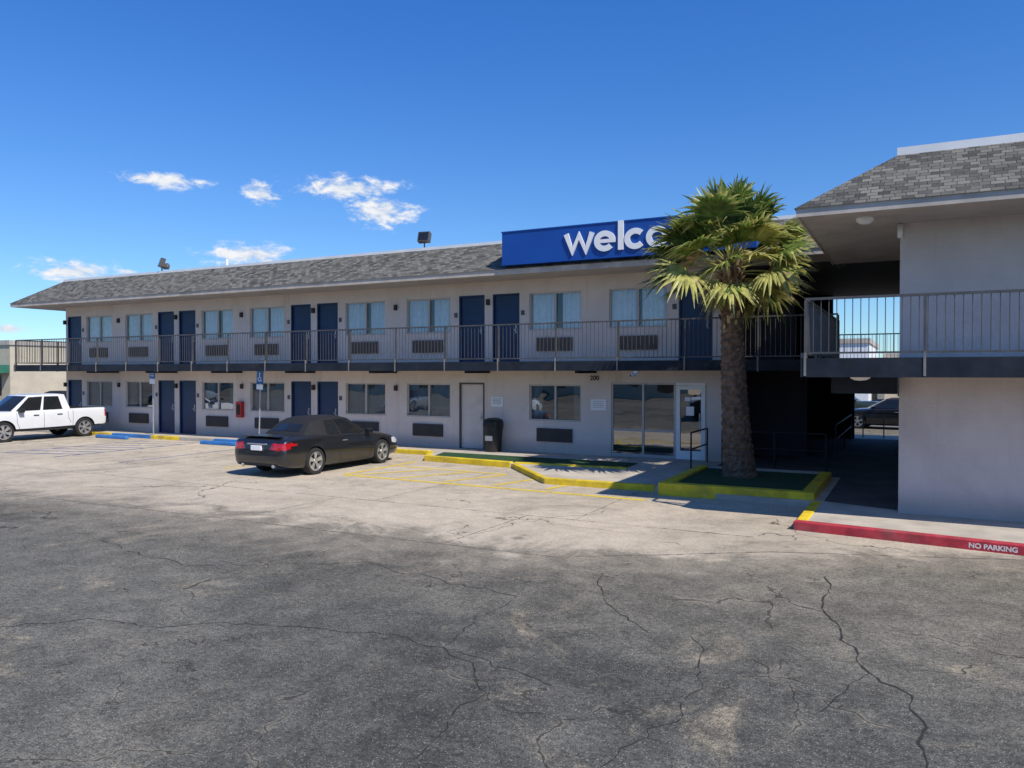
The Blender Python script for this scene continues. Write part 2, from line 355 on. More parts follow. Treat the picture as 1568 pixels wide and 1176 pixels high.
for o in OP:
    k,a,b_,c,d,up=o
    if k=='win':
        y=YW+.05; t=.045
        fr.box(a,b_,y,y+.06,d-t,d,M['alu']); fr.box(a,b_,y-.07,y+.06,c,c+t,M['alu'])
        fr.box(a,a+t,y,y+.06,c+t,d-t,M['alu']); fr.box(b_-t,b_,y,y+.06,c+t,d-t,M['alu'])
        mx=(a+b_)/2; fr.box(mx-.03,mx+.03,y-.004,y+.06,c+t,d-t,M['alu'])
        G=gl if up else gll
        mt=M['glass'] if up else M['glasslow']
        G.face([(a+t,y+.03,c+t),(mx-.03,y+.03,c+t),(mx-.03,y+.03,d-t),(a+t,y+.03,d-t)],mt)
        G.face([(mx+.03,y+.045,c+t),(b_-t,y+.045,c+t),(b_-t,y+.045,d-t),(mx+.03,y+.045,d-t)],mt)
        if up:
            rngs=[(a,mx-random.uniform(-.06,.16)),(mx+random.uniform(-.02,.22),b_)]
        else:
            r=random.random()
            rngs=[(a,a+random.uniform(.25,.75)),(b_-random.uniform(.25,.75),b_)]
            if r<.3: rngs=[(a,b_)]
        yc=YW+.17 if up else YW+.24
        for (p,q) in rngs:
            n=int((q-p)/.018); ph=random.random()*6; prev=None; fq=random.uniform(34,48); am_=random.uniform(.022,.034)
            for i in range(n+1):
                x=p+(q-p)*i/n; yy=yc+am_*math.sin(x*fq+ph+1.3*math.sin(x*5+ph))+.012*math.sin(x*17+ph*2)
                if prev: cu.face([(prev[0],prev[1],c-.05),(x,yy,c-.05),(x,yy,d+.02),(prev[0],prev[1],d+.02)],M['curtain'])
                prev=(x,yy)
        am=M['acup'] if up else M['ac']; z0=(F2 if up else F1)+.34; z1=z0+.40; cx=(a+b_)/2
        ac.box(cx-.58,cx+.58,YW-.06,YW-.001,z0,z1,am)
        for i in range(9):
            z=z0+.04+i*.038; ac.box(cx-.54,cx+.54,YW-.075,YW-.061,z,z+.016,am)
    elif k in('door','wdoor'):
        mt=M['navy'] if k=='door' else M['wdoor']; t=.05
        ft=M['navy'] if k=='door' else M['aludark']
        dr.box(a,a+t,YW-.01,YW+.10,c,d,ft); dr.box(b_-t,b_,YW-.01,YW+.10,c,d,ft); dr.box(a+t,b_-t,YW-.01,YW+.10,d-t,d,ft)
        dr.box(a+t+.005,b_-t-.005,YW+.05,YW+.09,c+.01,d-t-.005,mt)
        hx=b_-t-.09
        dr.tube((hx,YW+.05,c+1.0),(hx,YW-.01,c+1.0),.03,.03,10,M['signsteel']); dr.box(hx-.02,hx+.02,YW+.04,YW+.049,c+.9,c+1.15,M['signsteel'])
        if k=='door':
            cc=min(CEN,key=lambda q:abs(q-(a+b_)/2)); sg=1 if (a+b_)/2>cc else -1
            px=(b_+.12) if sg>0 else (a-.12)
            pl.box(px-.06,px+.06,YW-.012,YW-.001,c+1.45,c+1.6,M['aludark'])
            if sg>0: pl.box(cc-.05,cc+.05,YW-.10,YW-.001,c+1.8,c+1.98,M['black'])
for x in (-15.4,-22.5,-29.6):
    for z in (4.62,1.93): pl.box(x-.05,x+.05,YW-.09,YW-.001,z,z+.18,M['black'])
fr.build('window_frames',motel); gl.build('window_glass_upper',motel); gll.build('window_glass_lower',motel)
cu.build('curtains',motel,smooth=True); dr.build('room_doors',motel); ac.build('wall_ac_units',motel); pl.build('door_plaques_and_lights',motel)
mb=MB(); y0=YW+.03; y1=YW+.09; a,b_,c,d=-7.8,-5.02,F1,2.26; t=.05
x1=-6.85; x2=-5.93
for (p,q) in ((a,a+t),(x1-.03,x1+.03),(x2-.035,x2+.035),(b_-.06,b_)): mb.box(p,q,y0,y1,c,d,M['alu'])
for (p,q) in ((a+t,x1-.03),(x1+.03,x2-.035)):
    mb.box(p,q,y0+.004,y1-.004,c,c+.09,M['alu']); mb.box(p,q,y0+.004,y1-.004,d-.06,d,M['alu']); mb.box(p,q,y0+.004,y1-.004,.86,.92,M['alu'])
mb.box(x2+.035,b_-.06,y0-.012,y1-.02,d-.08,d,M['white'])
for (p,q) in ((x2+.04,x2+.15),(b_-.18,b_-.065)): mb.box(p,q,y0-.015,y1-.02,c+.01,d-.09,M['white'])
mb.box(x2+.15,b_-.18,y0-.015,y1-.02,c+.01,c+.25,M['white']); mb.box(x2+.15,b_-.18,y0-.015,y1-.02,d-.19,d-.09,M['white'])
mb.tube((b_-.2,YW-.06,c+.8),(b_-.2,YW-.06,c+1.3),.014,.014,8,M['signsteel'])
mb.box(-5.62,-5.40,y0+.012,y0+.018,1.35,1.6,M['white']); mb.box(-5.65,-5.5,y0+.012,y0+.018,1.75,1.86,M['white'])
mb.build('lobby_storefront',motel)
mb=MB(); mb.face([(a,y0+.03,c),(b_,y0+.03,c),(b_,y0+.03,d),(a,y0+.03,d)],M['glasslow']); mb.build('lobby_glass',motel)
text('building_number','200',.19,M['black'],motel,(-8.45,YW-.012,2.32),(R(90),0,0),.004,.004)
mb=MB()
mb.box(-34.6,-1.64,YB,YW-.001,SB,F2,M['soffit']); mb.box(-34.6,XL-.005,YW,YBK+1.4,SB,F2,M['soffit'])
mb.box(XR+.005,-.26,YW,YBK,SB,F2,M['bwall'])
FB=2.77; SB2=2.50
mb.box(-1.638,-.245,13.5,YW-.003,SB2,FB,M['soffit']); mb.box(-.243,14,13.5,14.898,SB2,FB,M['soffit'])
mb.build('balcony_slabs',motel)
mb=MB()
mb.box(-34.63,-1.67,YB-.03,YB-.001,SB-.03,F2+.01,M['slab']); mb.box(-34.63,-34.602,YB,YBK+1.4,SB-.03,F2+.01,M['slab'])
mb.box(-1.668,14,13.47,13.499,SB2-.03,FB+.01,M['slab']); mb.box(-1.668,-1.64,13.5,YB-.035,SB2-.03,FB+.01,M['slab'])
for c in CEN:
    for q in (-3.56,0):
        xx=c+q
        if XL<xx<-5: mb.box(xx-.05,xx+.05,YB+.01,YW-.01,SB-.10,SB-.001,M['slab'])
mb.box(-1.3,-.26,14.6,15.0,2.18,2.498,M['slab'])
mb.build('balcony_fascia',motel)
X2=-.24; Y2=14.9; EZ2=5.10
mb=MB()
mb.box(X2,14,Y2,Y2+.2,.05,EZ2+.1,M['wall2']); mb.box(X2,X2+.2,Y2+.201,YBK,.05,EZ2+.1,M['wall2']); mb.box(X2,14,YBK,YBK+.2,.05,EZ2+.1,M['wall2'])
mb.box(13.8,13.99,Y2+.2,YBK,.05,EZ2+.1,M['wall2'])
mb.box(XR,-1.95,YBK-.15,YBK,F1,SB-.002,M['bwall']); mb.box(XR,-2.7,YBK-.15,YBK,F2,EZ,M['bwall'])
mb.box(XR+.01,-2.75,YW+2.4,YW+2.55,F1,SB-.003,M['bwall']); mb.box(XR+.01,-2.95,YW+1.2,YW+1.35,F2,EZ-.003,M['bwall'])  # inner walls added to enclose and darken the breezeway
mb.build('wing_walls',motel)
mb=MB()
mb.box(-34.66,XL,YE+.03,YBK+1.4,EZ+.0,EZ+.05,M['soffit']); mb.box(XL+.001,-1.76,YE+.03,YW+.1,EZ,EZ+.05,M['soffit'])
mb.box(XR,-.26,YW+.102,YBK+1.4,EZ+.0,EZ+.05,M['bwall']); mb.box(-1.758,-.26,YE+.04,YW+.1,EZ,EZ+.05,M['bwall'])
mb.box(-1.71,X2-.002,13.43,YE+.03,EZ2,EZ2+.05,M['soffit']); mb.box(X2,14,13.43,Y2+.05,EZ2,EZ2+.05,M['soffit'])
mb.build('eave_soffits',motel)
mb=MB()
mb.box(-34.7,-1.75,YE,YE+.028,EZ-.02,EZ+.14,M['fascia']); mb.box(-34.7,-34.665,YE+.03,YBK+1.4,EZ-.02,EZ+.14,M['fascia'])
mb.box(-1.74,14,13.4,13.428,EZ2-.02,EZ2+.13,M['fascia']); mb.box(-1.74,-1.712,13.43,YE+.02,EZ2-.02,EZ2+.13,M['fascia'])
mb.build('eave_fascia',motel)
mb=MB(); d=1.475
z0=EZ+.13; sl=math.hypot(d,RT-z0)
def slope(p,q,r,s_,L0,L1,o0,o1,s):
    mb.face([p,q,r,s_],M['shingle'],[(L0,0),(L1,0),(o1,s),(o0,s)])
slope((-34.73,YE-.03,z0),(-.3,YE-.03,z0),(-.3,YE+d,RT),(-34.7+d,YE+d,RT),0,34.4,d,34.4,sl)
slope((-34.73,YBK+1.5,z0),(-34.73,YE-.03,z0),(-34.7+d,YE+d,RT),(-34.7+d,YBK,RT),0,12.8,d,12.8-d,sl)
z0=EZ2+.12; RT2=6.28
slope((-1.77,13.37,z0),(14,13.37,z0),(14,13.4+d,RT2),(-1.74+d,13.4+d,RT2),0,15.8,d,15.8,sl)
slope((-1.77,22,z0),(-1.77,13.37,z0),(-1.74+d,13.4+d,RT2),(-1.74+d,22,RT2),0,8.6,d,8.6,sl)
mb.face([(-34.7+d,YE+d,RT-.02),(-.3,YE+d,RT-.02),(-.3,YBK+1,RT-.02),(-34.7+d,YBK+1,RT-.02)],M['soffit'])
mb.face([(-1.74+d,13.4+d,RT2-.02),(14,13.4+d,RT2-.02),(14,YBK+1,RT2-.02),(-1.74+d,YBK+1,RT2-.02)],M['soffit'])
mb.build('mansard_roof',motel)
mb=MB()
mb.box(-34.7+d-.03,-.35,YE+d-.03,YE+d+.12,RT-.03,RT+.07,M['cap']); mb.box(-34.7+d-.03,-34.7+d+.1,YE+d+.122,YBK,RT-.03,RT+.07,M['cap'])
mb.box(-1.74+d-.03,14,13.4+d-.03,13.4+d+.12,RT2-.03,RT2+.11,M['cap']); mb.box(-1.74+d-.03,-1.74+d+.1,13.4+d+.122,22,RT2-.03,RT2+.11,M['cap'])
mb.tube((-24.6,22.4,RT),(-24.6,22.4,RT+.55),.06,.06,10,M['white'])
mb.build('parapet_caps',motel)
def railing(mb,p0,p1,zf,h=1.09,sp=.118,post=1.78,drop=.24):
    p0=Vector(p0);p1=Vector(p1); L=(p1-p0).length; d=(p1-p0)/L
    mb.obox(p0,p1,.045,zf+h-.03,zf+h+.01,M['rail']); mb.obox(p0,p1,.03,zf+.08,zf+.11,M['rail'])
    n=int(L/sp)
    for i in range(1,n):
        q=p0+d*(L*i/n); mb.box(q.x-.0065,q.x+.0065,q.y-.0065,q.y+.0065,zf+.11,zf+h-.03,M['rail'])
    n=max(1,round(L/post))
    for i in range(n+1):
        q=p0+d*(L*i/n)
        out=Vector((d.y,-d.x))
        mb.box(q.x-.022,q.x+.022,q.y-.022,q.y+.022,zf+.001,zf+h-.031,M['rail'])
        b0=q+out*.062
        mb.box(b0.x-.018,b0.x+.018,b0.y-.018,b0.y+.018,zf-drop-.04,zf+.10,M['stub'])
mb=MB()
railing(mb,(-34.54,YB+.035),(-1.62,YB+.035),F2)
railing(mb,(-34.57,YBK),(-34.57,YB+.035),F2)
railing(mb,(-1.6,13.54),(14,13.54),FB,.99)
railing(mb,(-1.6,19.7),(-1.6,13.6),FB,.99)
railing(mb,(-2.7,YBK-.08),(-.3,YBK-.08),F2)
mb.build('balcony_railings',motel)
mb=MB()
mb.lathe((-.75,14.1,EZ2),(0,0,-1),[(.14,0),(.13,.05),(.08,.09),(0,.1)],16,M['white']); mb.lathe((-.8,14.0,SB2),(0,0,-1),[(.16,0),(.15,.05),(.09,.08),(0,.09)],16,M['white'])
mb.box(-.28,-.20,14.80,14.895,4.85,5.08,M['white'])
mb.build('soffit_lights',motel,smooth=True)

# ------------------------------------------------------------ sign
sg=empty('welcome_sign',(0,0,0))
mb=MB(); mb.box(-10.5,-3.45,19.55,20.35,5.60,6.56,M['signblue'])
for z in (5.60,6.53): mb.box(-10.52,-3.43,19.53,19.549,z,z+.03,M['signblue'])
mb.build('sign_box',sg)
mb=MB()
for p in (-10.0,-7.9,-5.5,-3.8): mb.box(p-.04,p+.04,19.75,20.9,5.68,6.30,M['signsteel'])
mb.build('sign_brackets',sg)
mb=MB(); t=.150; xh=.53; bz=5.79; yl=19.50; dp=.048; h=t/2; cnt=[0]
def S(pts,ox,w=t,closed=False):
    cnt[0]+=1; mb.stroke([(ox+x,bz+z) for x,z in pts],w,yl+.0012*(cnt[0]%7),dp,M['white'],closed)
def arc(cx,cz,rx,rz,a0,a1,n=26): return [(cx+rx*math.cos(R(a0+(a1-a0)*k/n)),cz+rz*math.sin(R(a0+(a1-a0)*k/n))) for k in range(n+1)]
rx=.225; rz=xh/2-h+.012
S([(.05,xh),(.235,h*.6),(.43,xh-h*.8),(.625,h*.6),(.81,xh)],-8.54,.14)
def le(ox):
    S(arc(.29,xh/2,rx,rz,0,318),ox); S([(.29-rx,xh/2),(.29+rx+.07,xh/2)],ox,.095)
le(-7.66)
S([(0,0),(0,.77)],-6.92)
S(arc(.29,xh/2,rx,rz,42,318),-6.81)
S(arc(.29,xh/2,rx,rz,0,360)[:-1],-6.22,closed=True)
S([(0,0),(0,xh)],-5.44)
for k in range(2): S([(k*.27+.0,xh-.17)]+arc(k*.27+.135,xh-.20,.135,.135,180,0,14)+[(k*.27+.27,0)],-5.44)
le(-4.80)
mb.build('sign_lettering',sg)

# ------------------------------------------------------------ sidewalk, kerbs
poly=[(-36.5,33),(-36.5,19.9),(-13.2,19.9),(-12.5,18.55),(-9.5,18.25),(-7.5,16.0),(-4.75,16.0),(-4.75,15.7),(-1.7,15.5),(-1.7,13.2),(1.4,12.8),(16,11.0),(16,33)]
mb=MB(); mb.face([(x,y,F1) for x,y in poly],M['concrete'])
for i in range(len(poly)):
    p=poly[i]; q=poly[(i+1)%len(poly)]; mb.face([(p[0],p[1],-.02),(q[0],q[1],-.02),(q[0],q[1],F1),(p[0],p[1],F1)],M['concrete'])
mb.build('sidewalk')
mb=MB(); mb.face([(-4.55,19.25,F1+.004),(-1.5,19.25,F1+.004),(-1.5,15.6,F1+.004),(-.26,15.2,F1+.004),(-.26,31,F1+.004),(-4.55,31,F1+.004)],M['shadefloor']); mb.build('breezeway_floor_shade')  # dark sheet laid over the walk, shade painted as floor colour
mb=MB()
def kerb(p,q,mat,h=.135,w=.16): mb.obox(p,q,w,-.01,h,mat,off=w/2-.012)
kerb((-36.5,19.9),(-30.6,19.9),M['kerbgrey']); kerb((-30.59,19.9),(-28.3,19.9),M['yellow']); kerb((-28.29,19.9),(-26.0,19.9),M['blue']); kerb((-25.99,19.9),(-24.4,19.9),M['yellow'])
kerb((-24.39,19.9),(-22.6,19.9),M['kerbgrey']); kerb((-22.59,19.9),(-20.5,19.9),M['blue']); kerb((-20.49,19.9),(-16.5,19.9),M['kerbgrey']); kerb((-16.49,19.9),(-13.25,19.9),M['yellow'])
kerb((-13.2,19.86),(-12.53,18.6),M['yellow']); kerb((-12.5,18.55),(-9.55,18.25),M['yellow'],.16); kerb((-9.45,18.19),(-7.55,16.05),M['yellow'],.125); kerb((-7.5,16.0),(-4.9,16.0),M['yellow'],.14)
kerb((-9.45,18.26),(-6.4,18.5),M['yellow'],.155)
mb.obox((-1.62,15.45),(-1.62,13.25),.17,-.01,.14,M['yellow'])
mb.build('kerb',bevel=.015)
mb=MB(); mb.obox((-1.72,13.26),(1.4,12.86),.17,-.01,.145,M['red']); mb.obox((1.41,12.86),(16,11.06),.17,-.01,.145,M['red'])
rk=mb.build('red_kerb',bevel=.015)
ang=math.atan2(12.86-13.26,3.12)
text('no_parking_stencil','NO PARKING',.098,M['ktext'],rk,(.70,12.862,.035),(R(90),0,ang),.001,.003)
mb=MB()
mb.face([(-12.3,18.72,.14),(-9.5,18.44,.14),(-6.5,18.68,.14),(-6.5,19.75,.14),(-12.6,19.75,.14)],M['turf']); mb.build('artificial_turf')
pb=empty('palm_planter')
mb=MB(); a,b_,c,d_=-4.72,-1.68,15.62,19.1; w=.24
mb.box(a,b_,c,c+w,-.01,.26,M['yellow']); mb.box(a,a+w,c+w,d_,-.01,.262,M['yellow']); mb.box(b_-w,b_,c+w,d_,-.01,.262,M['yellow']); mb.box(a+w,b_-w,d_-.15,d_,-.01,.26,M['kerbgrey'])
mb.build('planter_kerb',pb,bevel=.02)
mb=MB(); mb.box(a+w,b_-w,c+w,d_-.15,.05,.21,M['turf']); mb.build('planter_turf',pb)
for x in (-27.4,-21.6):
    mb=MB(); mb.box(x-.9,x+.9,19.2,19.36,.0,.13,M['blue']); mb.build('wheel_stop',bevel=.03)

mb=MB()
def strip(p,q,w,mat,z=.004): 
    p=Vector(p);q=Vector(q); d=(q-p).normalized(); n=Vector((-d.y,d.x))*w/2
    mb.face([(p.x-n.x,p.y-n.y,z),(q.x-n.x,q.y-n.y,z),(q.x+n.x,q.y+n.y,z),(p.x+n.x,p.y+n.y,z)],mat)
strip((-12.6,15.1),(-4.75,14.85),.16,M['markY']); strip((-12.6,18.3),(-12.6,15.2),.13,M['markY']); strip((-12.4,17.2),(-9.0,17.0),.12,M['markY'],.0045)
for i in range(5): strip((-12.3+i*1.3,15.25),(-11.2+i*1.1,16.95),.13,M['markY'],.005)
strip((-16.2,19.4),(-16.2,14.6),.1,M['markY'])
for x in (-28.6,-25.6,-22.9,-19.9): strip((x,19.3),(x,14.2),.1,M['markB'])
for i in range(7): strip((-25.5,14.3+i*.75),(-23.0,15.1+i*.75),.12,M['markB'],.0048)
mb.build('parking_markings')
mb=MB()
def crack(pts,w,mat,jit=.06,z=.0035,seg=.09):
    out=[]
    for i in range(len(pts)-1):
        p=Vector(pts[i]);q=Vector(pts[i+1]); n=max(2,int((q-p).length/seg)); nn=Vector((-(q-p).y,(q-p).x)).normalized()
        off=0
        for k in range(n):
            off=off*.8+random.uniform(-jit,jit); e=math.sin(math.pi*k/n)
            out.append(p+(q-p)*k/n+nn*off*e)
    out.append(Vector(pts[-1]))
    for i in range(len(out)-1):
        p,q=out[i],out[i+1]; d=(q-p)
        if d.length<1e-5: continue
        d.normalize(); n=Vector((-d.y,d.x))*w*.5*random.uniform(.3,1.5)
        mb.face([(p.x-n.x,p.y-n.y,z),(q.x-n.x,q.y-n.y,z),(q.x+n.x,q.y+n.y,z),(p.x+n.x,p.y+n.y,z)],mat)
crack([(-.98,10.34),(-.64,8.31),(-.32,7.17),(0,6.83),(.09,5.6),(.3,4)],.017,M['crack'],.05)
crack([(-.32,7.17),(-.61,6.19)],.012,M['crack'],.04)
crack([(-2.9,4.2),(-3.0,5.33),(-3.85,6.03),(-4.0,7.8)],.012,M['crack'],.06)
crack([(-3.5,9.2),(-2.86,7.87),(-2.3,7.3)],.013,M['crack'],.05)
crack([(-8.4,4.0),(-7.58,5.04),(-5.3,5.9),(-3.85,6.03),(-2.6,5.7)],.012,M['crack'],.07)
crack([(-11,7.5),(-8.5,7.0),(-6.5,8.3),(-4.0,7.8)],.013,M['crack'],.08)
crack([(-1.8,4.6),(-1.5,6.2),(-1.9,7.4)],.010,M['crack'],.06)
mb.build('pavement_cracks')
mb=MB()
crack([(-17,9.5),(-4.4,9.7)],.03,M['joint'],.012); crack([(-4.4,9.7),(-1.8,11.4),(1.5,12.55)],.03,M['joint'],.012)
crack([(-30,12.4),(-2.2,12.3)],.022,M['joint'],.01)
for x in (-24,-19.5,-15,-10.5,-6.2): crack([(x,9.7),(x+.1,12.3)],.022,M['joint'],.008); crack([(x+1,12.4),(x+1,18)],.02,M['joint'],.008)
mb.build('concrete_joints')

# ------------------------------------------------------------ palm
palm=empty('palm_tree',(-3.5,17.85,.2))
bark=pmat('palm_bark',(.15,.095,.062),.95,.45,9,1.0,22)
boot=pmat('palm_boots',(.24,.135,.07),.95,.4,12,.6,40)
def leaf(name,col):
    m,nt,out=newmat(name); b=N(nt,'ShaderNodeBsdfPrincipled'); b.inputs['Roughness'].default_value=.4
    tc=N(nt,'ShaderNodeTexCoord'); c=mixcol(nt,ramp(nt,noise_node(nt,tc.outputs['Object'],5,3),.3,.7),tuple(k*.65 for k in col),tuple(k*1.3 for k in col)); nt.links.new(c,b.inputs['Base Color'])
    t=N(nt,'ShaderNodeBsdfTranslucent'); nt.links.new(c,t.inputs[0]); mx=N(nt,'ShaderNodeMixShader'); mx.inputs[0].default_value=.38
    nt.links.new(b.outputs[0],mx.inputs[1]); nt.links.new(t.outputs[0],mx.inputs[2]); nt.links.new(mx.outputs[0],out.inputs[0]); return m
G1=leaf('frond_green',(.20,.27,.055)); G2=leaf('frond_dark',(.075,.12,.03)); G3=leaf('frond_yellow',(.48,.46,.14)); G4=leaf('frond_straw',(.58,.46,.24))
mb=MB(); nr=90; ns=30; H=4.75; idx=[]
lean=lambda z:-.048*z-.03*math.sin(z*.8)
for i in range(nr+1):
    z=H*i/nr; t=i/nr; r=.215+.13*(1-t)**1.3+.05*math.exp(-t*14); r+=.012*math.sin(z*38)
    row=[]
    for k in range(ns):
        a=2*math.pi*k/ns; rr=r*(1+random.uniform(-.06,.06)); row.append(mb.vert((rr*math.cos(a)+lean(z),rr*math.sin(a),z)))
    idx.append(row)
for i in range(nr):
    for k in range(ns): mb.f.append([idx[i][k],idx[i][(k+1)%ns],idx[i+1][(k+1)%ns],idx[i+1][k]]); mb.m.append(bark)
mb.build('trunk',palm,smooth=False)
mb=MB()
for i in range(520):
    z=random.uniform(3.2,4.85); t=(z-3.2)/1.65
    if random.random()>.15+.85*t: continue
    a=random.random()*6.283; r=.235; d=Vector((math.cos(a),math.sin(a),0)); s_=Vector((-d.y,d.x,0))
    p=d*r*.85+Vector((lean(z),0,z)); L=random.uniform(.10,.30)*(.6+.5*t); e=p+d*L*random.uniform(.3,.75)+Vector((0,0,L*random.uniform(.3,1)))
    w=.04; mm=random.choice([boot,boot,G4,bark]); mb.face([p-s_*w,p+s_*w,e+s_*w*.5,e-s_*w*.5],mm); mb.face([p-s_*w+d*.03-Vector((0,0,.03)),e-s_*w*.5+d*.01,e+s_*w*.5+d*.01,p+s_*w+d*.03-Vector((0,0,.03))],mm)
mb.build('trunk_boots',palm)
mb=MB()
def frond(base,dr_,L,Rr,droop,mats,spread=98,n=26):
    Z=Vector((0,0,1)); d=dr_.normalized(); pts=[]
    for k in range(5):
        t=k/4; pts.append(base+d*L*t-Z*droop*L*.35*t*t)
    for k in range(4): mb.tube(pts[k],pts[k+1],.019-.002*k,.017-.002*k,5,G3 if mats[0]!=G4 else G4,caps=False)
    d2=(pts[4]-pts[3]).normalized(); side=d2.cross(Z)
    if side.length<.05: side=Vector((1,0,0))
    side.normalize(); roll=random.uniform(-.6,.6); nrm=side.cross(d2).normalized()
    side=(side*math.cos(roll)+nrm*math.sin(roll)); nrm=side.cross(d2).normalized()
    h=pts[4]; main=random.choice(mats)
    for k in range(n):
        a=R(-spread+2*spread*k/(n-1)+random.uniform(-2,2)); ld=(d2*math.cos(a)+side*math.sin(a)+nrm*(.14*abs(math.sin(a))+random.uniform(-.03,.03))).normalized()
        l=Rr*(.70+.30*math.cos(a*.85))*random.uniform(.86,1.10); perp=nrm.cross(ld).normalized(); w=l*R(2*spread/(n-1))*.50
        prev=None; mt=main if random.random()<.75 else random.choice(mats)
        dl=random.uniform(.15,.65)*(1+droop)
        for t,ww in ((.03,.10),(.38,.95),(.55,.75),(.78,.38),(1.0,.03)):
            c=h+ld*l*t-Z*dl*l*.55*max(0,t-.3)**2*2.0
            cur=(c-perp*w*ww,c+nrm*.35*w*ww,c+perp*w*ww)
            if prev:
                m2=mt if t<.7 or random.random()<.55 else G3
                mb.face([prev[0],prev[1],cur[1],cur[0]],m2); mb.face([prev[1],prev[2],cur[2],cur[1]],m2)
            prev=cur
top=Vector((lean(4.8),0,4.80))
nf=46
for i in range(nf):
    t=i/(nf-1); el=R(86-96*t**1.0+random.uniform(-8,8)); az=i*2.39996+random.uniform(-.3,.3)
    d=Vector((math.cos(el)*math.cos(az),math.cos(el)*math.sin(az),math.sin(el)))
    base=top+Vector((0,0,.10-.35*t))+d*.08
    mats=[G1,G1,G2] if t<.25 else ([G1,G2,G3,G1] if t<.6 else [G3,G1,G4,G2,G3])
    frond(base,d,random.uniform(.70,1.30)*(1-.05*t),random.uniform(.82,1.02),.10+.25*t,mats)
# outer fronds on the street side, long petioles
for (azd,eld,L,Rr) in ((182,32,1.25,1.0),(200,18,1.3,.95),(170,50,1.2,1.0),(215,42,1.15,.95),(190,5,1.2,.9),(20,30,1.25,.95),(-15,15,1.25,.9),(5,55,1.1,1.0)):
    el=R(eld); az=R(azd); frond(top+Vector((0,0,-.05)),Vector((math.cos(el)*math.cos(az),math.cos(el)*math.sin(az),math.sin(el))),L,Rr,.15,[G1,G3,G1,G2])
for i in range(16):
    az=i*2.4+1; el=R(random.uniform(-60,-20)); d=Vector((math.cos(el)*math.cos(az),math.cos(el)*math.sin(az),math.sin(el)))
    frond(top+Vector((0,0,-.25))+d*.12,d,random.uniform(.25,.5),random.uniform(.35,.6),.4,[G4,G4,G3],70,16)
mb.build('crown_fronds',palm)

# ------------------------------------------------------------ vehicles
def cat(p0,p1,p2,p3,t):
    return tuple(.5*((2*b)+(-a+c)*t+(2*a-5*b+4*c-d)*t*t+(-a+3*b-3*c+d)*t**3) for a,b,c,d in zip(p0,p1,p2,p3))
def spl(P,n):
    out=[]
    for i in range(len(P)-1):
        a=P[max(0,i-1)];b=P[i];c=P[i+1];d=P[min(len(P)-1,i+2)]
        for k in range(n): out.append(cat(a,b,c,d,k/n))
    out.append(tuple(P[-1])); return out
def loft(name,st,prof,matfn,nx,ns,wheels,wr,cutbox=None):
    S=spl(st,nx); mb=MB(); rings=[]
    for s in S:
        half=spl(prof(*s[1:]),ns)
        ring=[(s[0],y,z) for y,z in half]+[(s[0],-y,z) for y,z in half[-2:0:-1]]
        rings.append([mb.vert(p) for p in ring])
    n=len(rings[0])
    def addf(f):
        c=sum((Vector(mb.v[k]) for k in f),Vector())/len(f); mb.f.append(f); mb.m.append(matfn(c.x,c.y,c.z))
    for i in range(len(rings)-1):
        for k in range(n): addf([rings[i][k],rings[i][(k+1)%n],rings[i+1][(k+1)%n],rings[i+1][k]])
    addf(rings[0][::-1]); addf(rings[-1])
    o=mb.build(name,None,smooth=True)
    bm=bmesh.new(); bm.from_mesh(o.data); bmesh.ops.recalc_face_normals(bm,faces=bm.faces); bm.to_mesh(o.data); bm.free()
    cs=[]
    for wx,wz in wheels:
        for sy in (-1,1):
            c=MB(); c.tube((wx,sy*.58,wz),(wx,sy*1.3,wz),wr,wr,40,M['dark']); oc=c.build('cut'); cs.append(oc)
            bm=bmesh.new(); bm.from_mesh(oc.data); bmesh.ops.recalc_face_normals(bm,faces=bm.faces); bm.to_mesh(oc.data); bm.free()
    if cutbox:
        c=MB(); c.box(*cutbox,M['dark']); cs.append(c.build('cut'))
    for c in cs:
        md=o.modifiers.new('b','BOOLEAN'); md.object=c; md.operation='DIFFERENCE'; md.solver='EXACT'; md.material_mode='TRANSFER'
    bpy.context.view_layer.update()
    dg=bpy.context.evaluated_depsgraph_get(); me=bpy.data.meshes.new_from_object(o.evaluated_get(dg)); o.modifiers.clear(); o.data=me
    for c in cs: bpy.data.objects.remove(c,do_unlink=True)
    me.set_sharp_from_angle(angle=R(35))
    return o
def wheel(mb,x,y,r,sy,spokes=5,w=.22):
    rim=r*.70; o=sy
    mb.lathe((x,y,r),(0,sy,0),[(rim,-w/2),(r*.95,-w/2),(r,-w*.3),(r,w*.3),(r*.95,w*.5),(rim+.01,w*.5),(rim-.005,w*.42)],36,M['rubber'])
    mb.lathe((x,y,r),(0,sy,0),[(rim+.004,w*.47),(rim-.02,w*.49),(rim-.03,w*.2),(.0,w*.12)],36,M['chrome'])
    mb.lathe((x,y,r),(0,sy,0),[(rim-.035,w*.215),(0.001,w*.14)],30,M['dark'])
    for k in range(spokes):
        a=2*math.pi*k/spokes+.3
        for da in (-.13,.13):
            c,s=math.cos(a+da),math.sin(a+da); p0=Vector((x+c*.04,y+sy*w*.38,r+s*.04)); p1=Vector((x+c*(rim-.015),y+sy*w*.44,r+s*(rim-.015)))
            t=Vector((-s,0,c))*.022; q=Vector((0,-sy*.03,0))
            for f in ([p0-t,p1-t*1.3,p1+t*1.3,p0+t],[p0-t,p0-t+q,p1-t*1.3+q,p1-t*1.3],[p0+t,p1+t*1.3,p1+t*1.3+q,p0+t+q]): mb.face(f,M['chrome'])
    mb.lathe((x,y,r),(0,sy,0),[(.06,w*.3),(.055,w*.46),(0.001,w*.48)],16,M['chrome'])
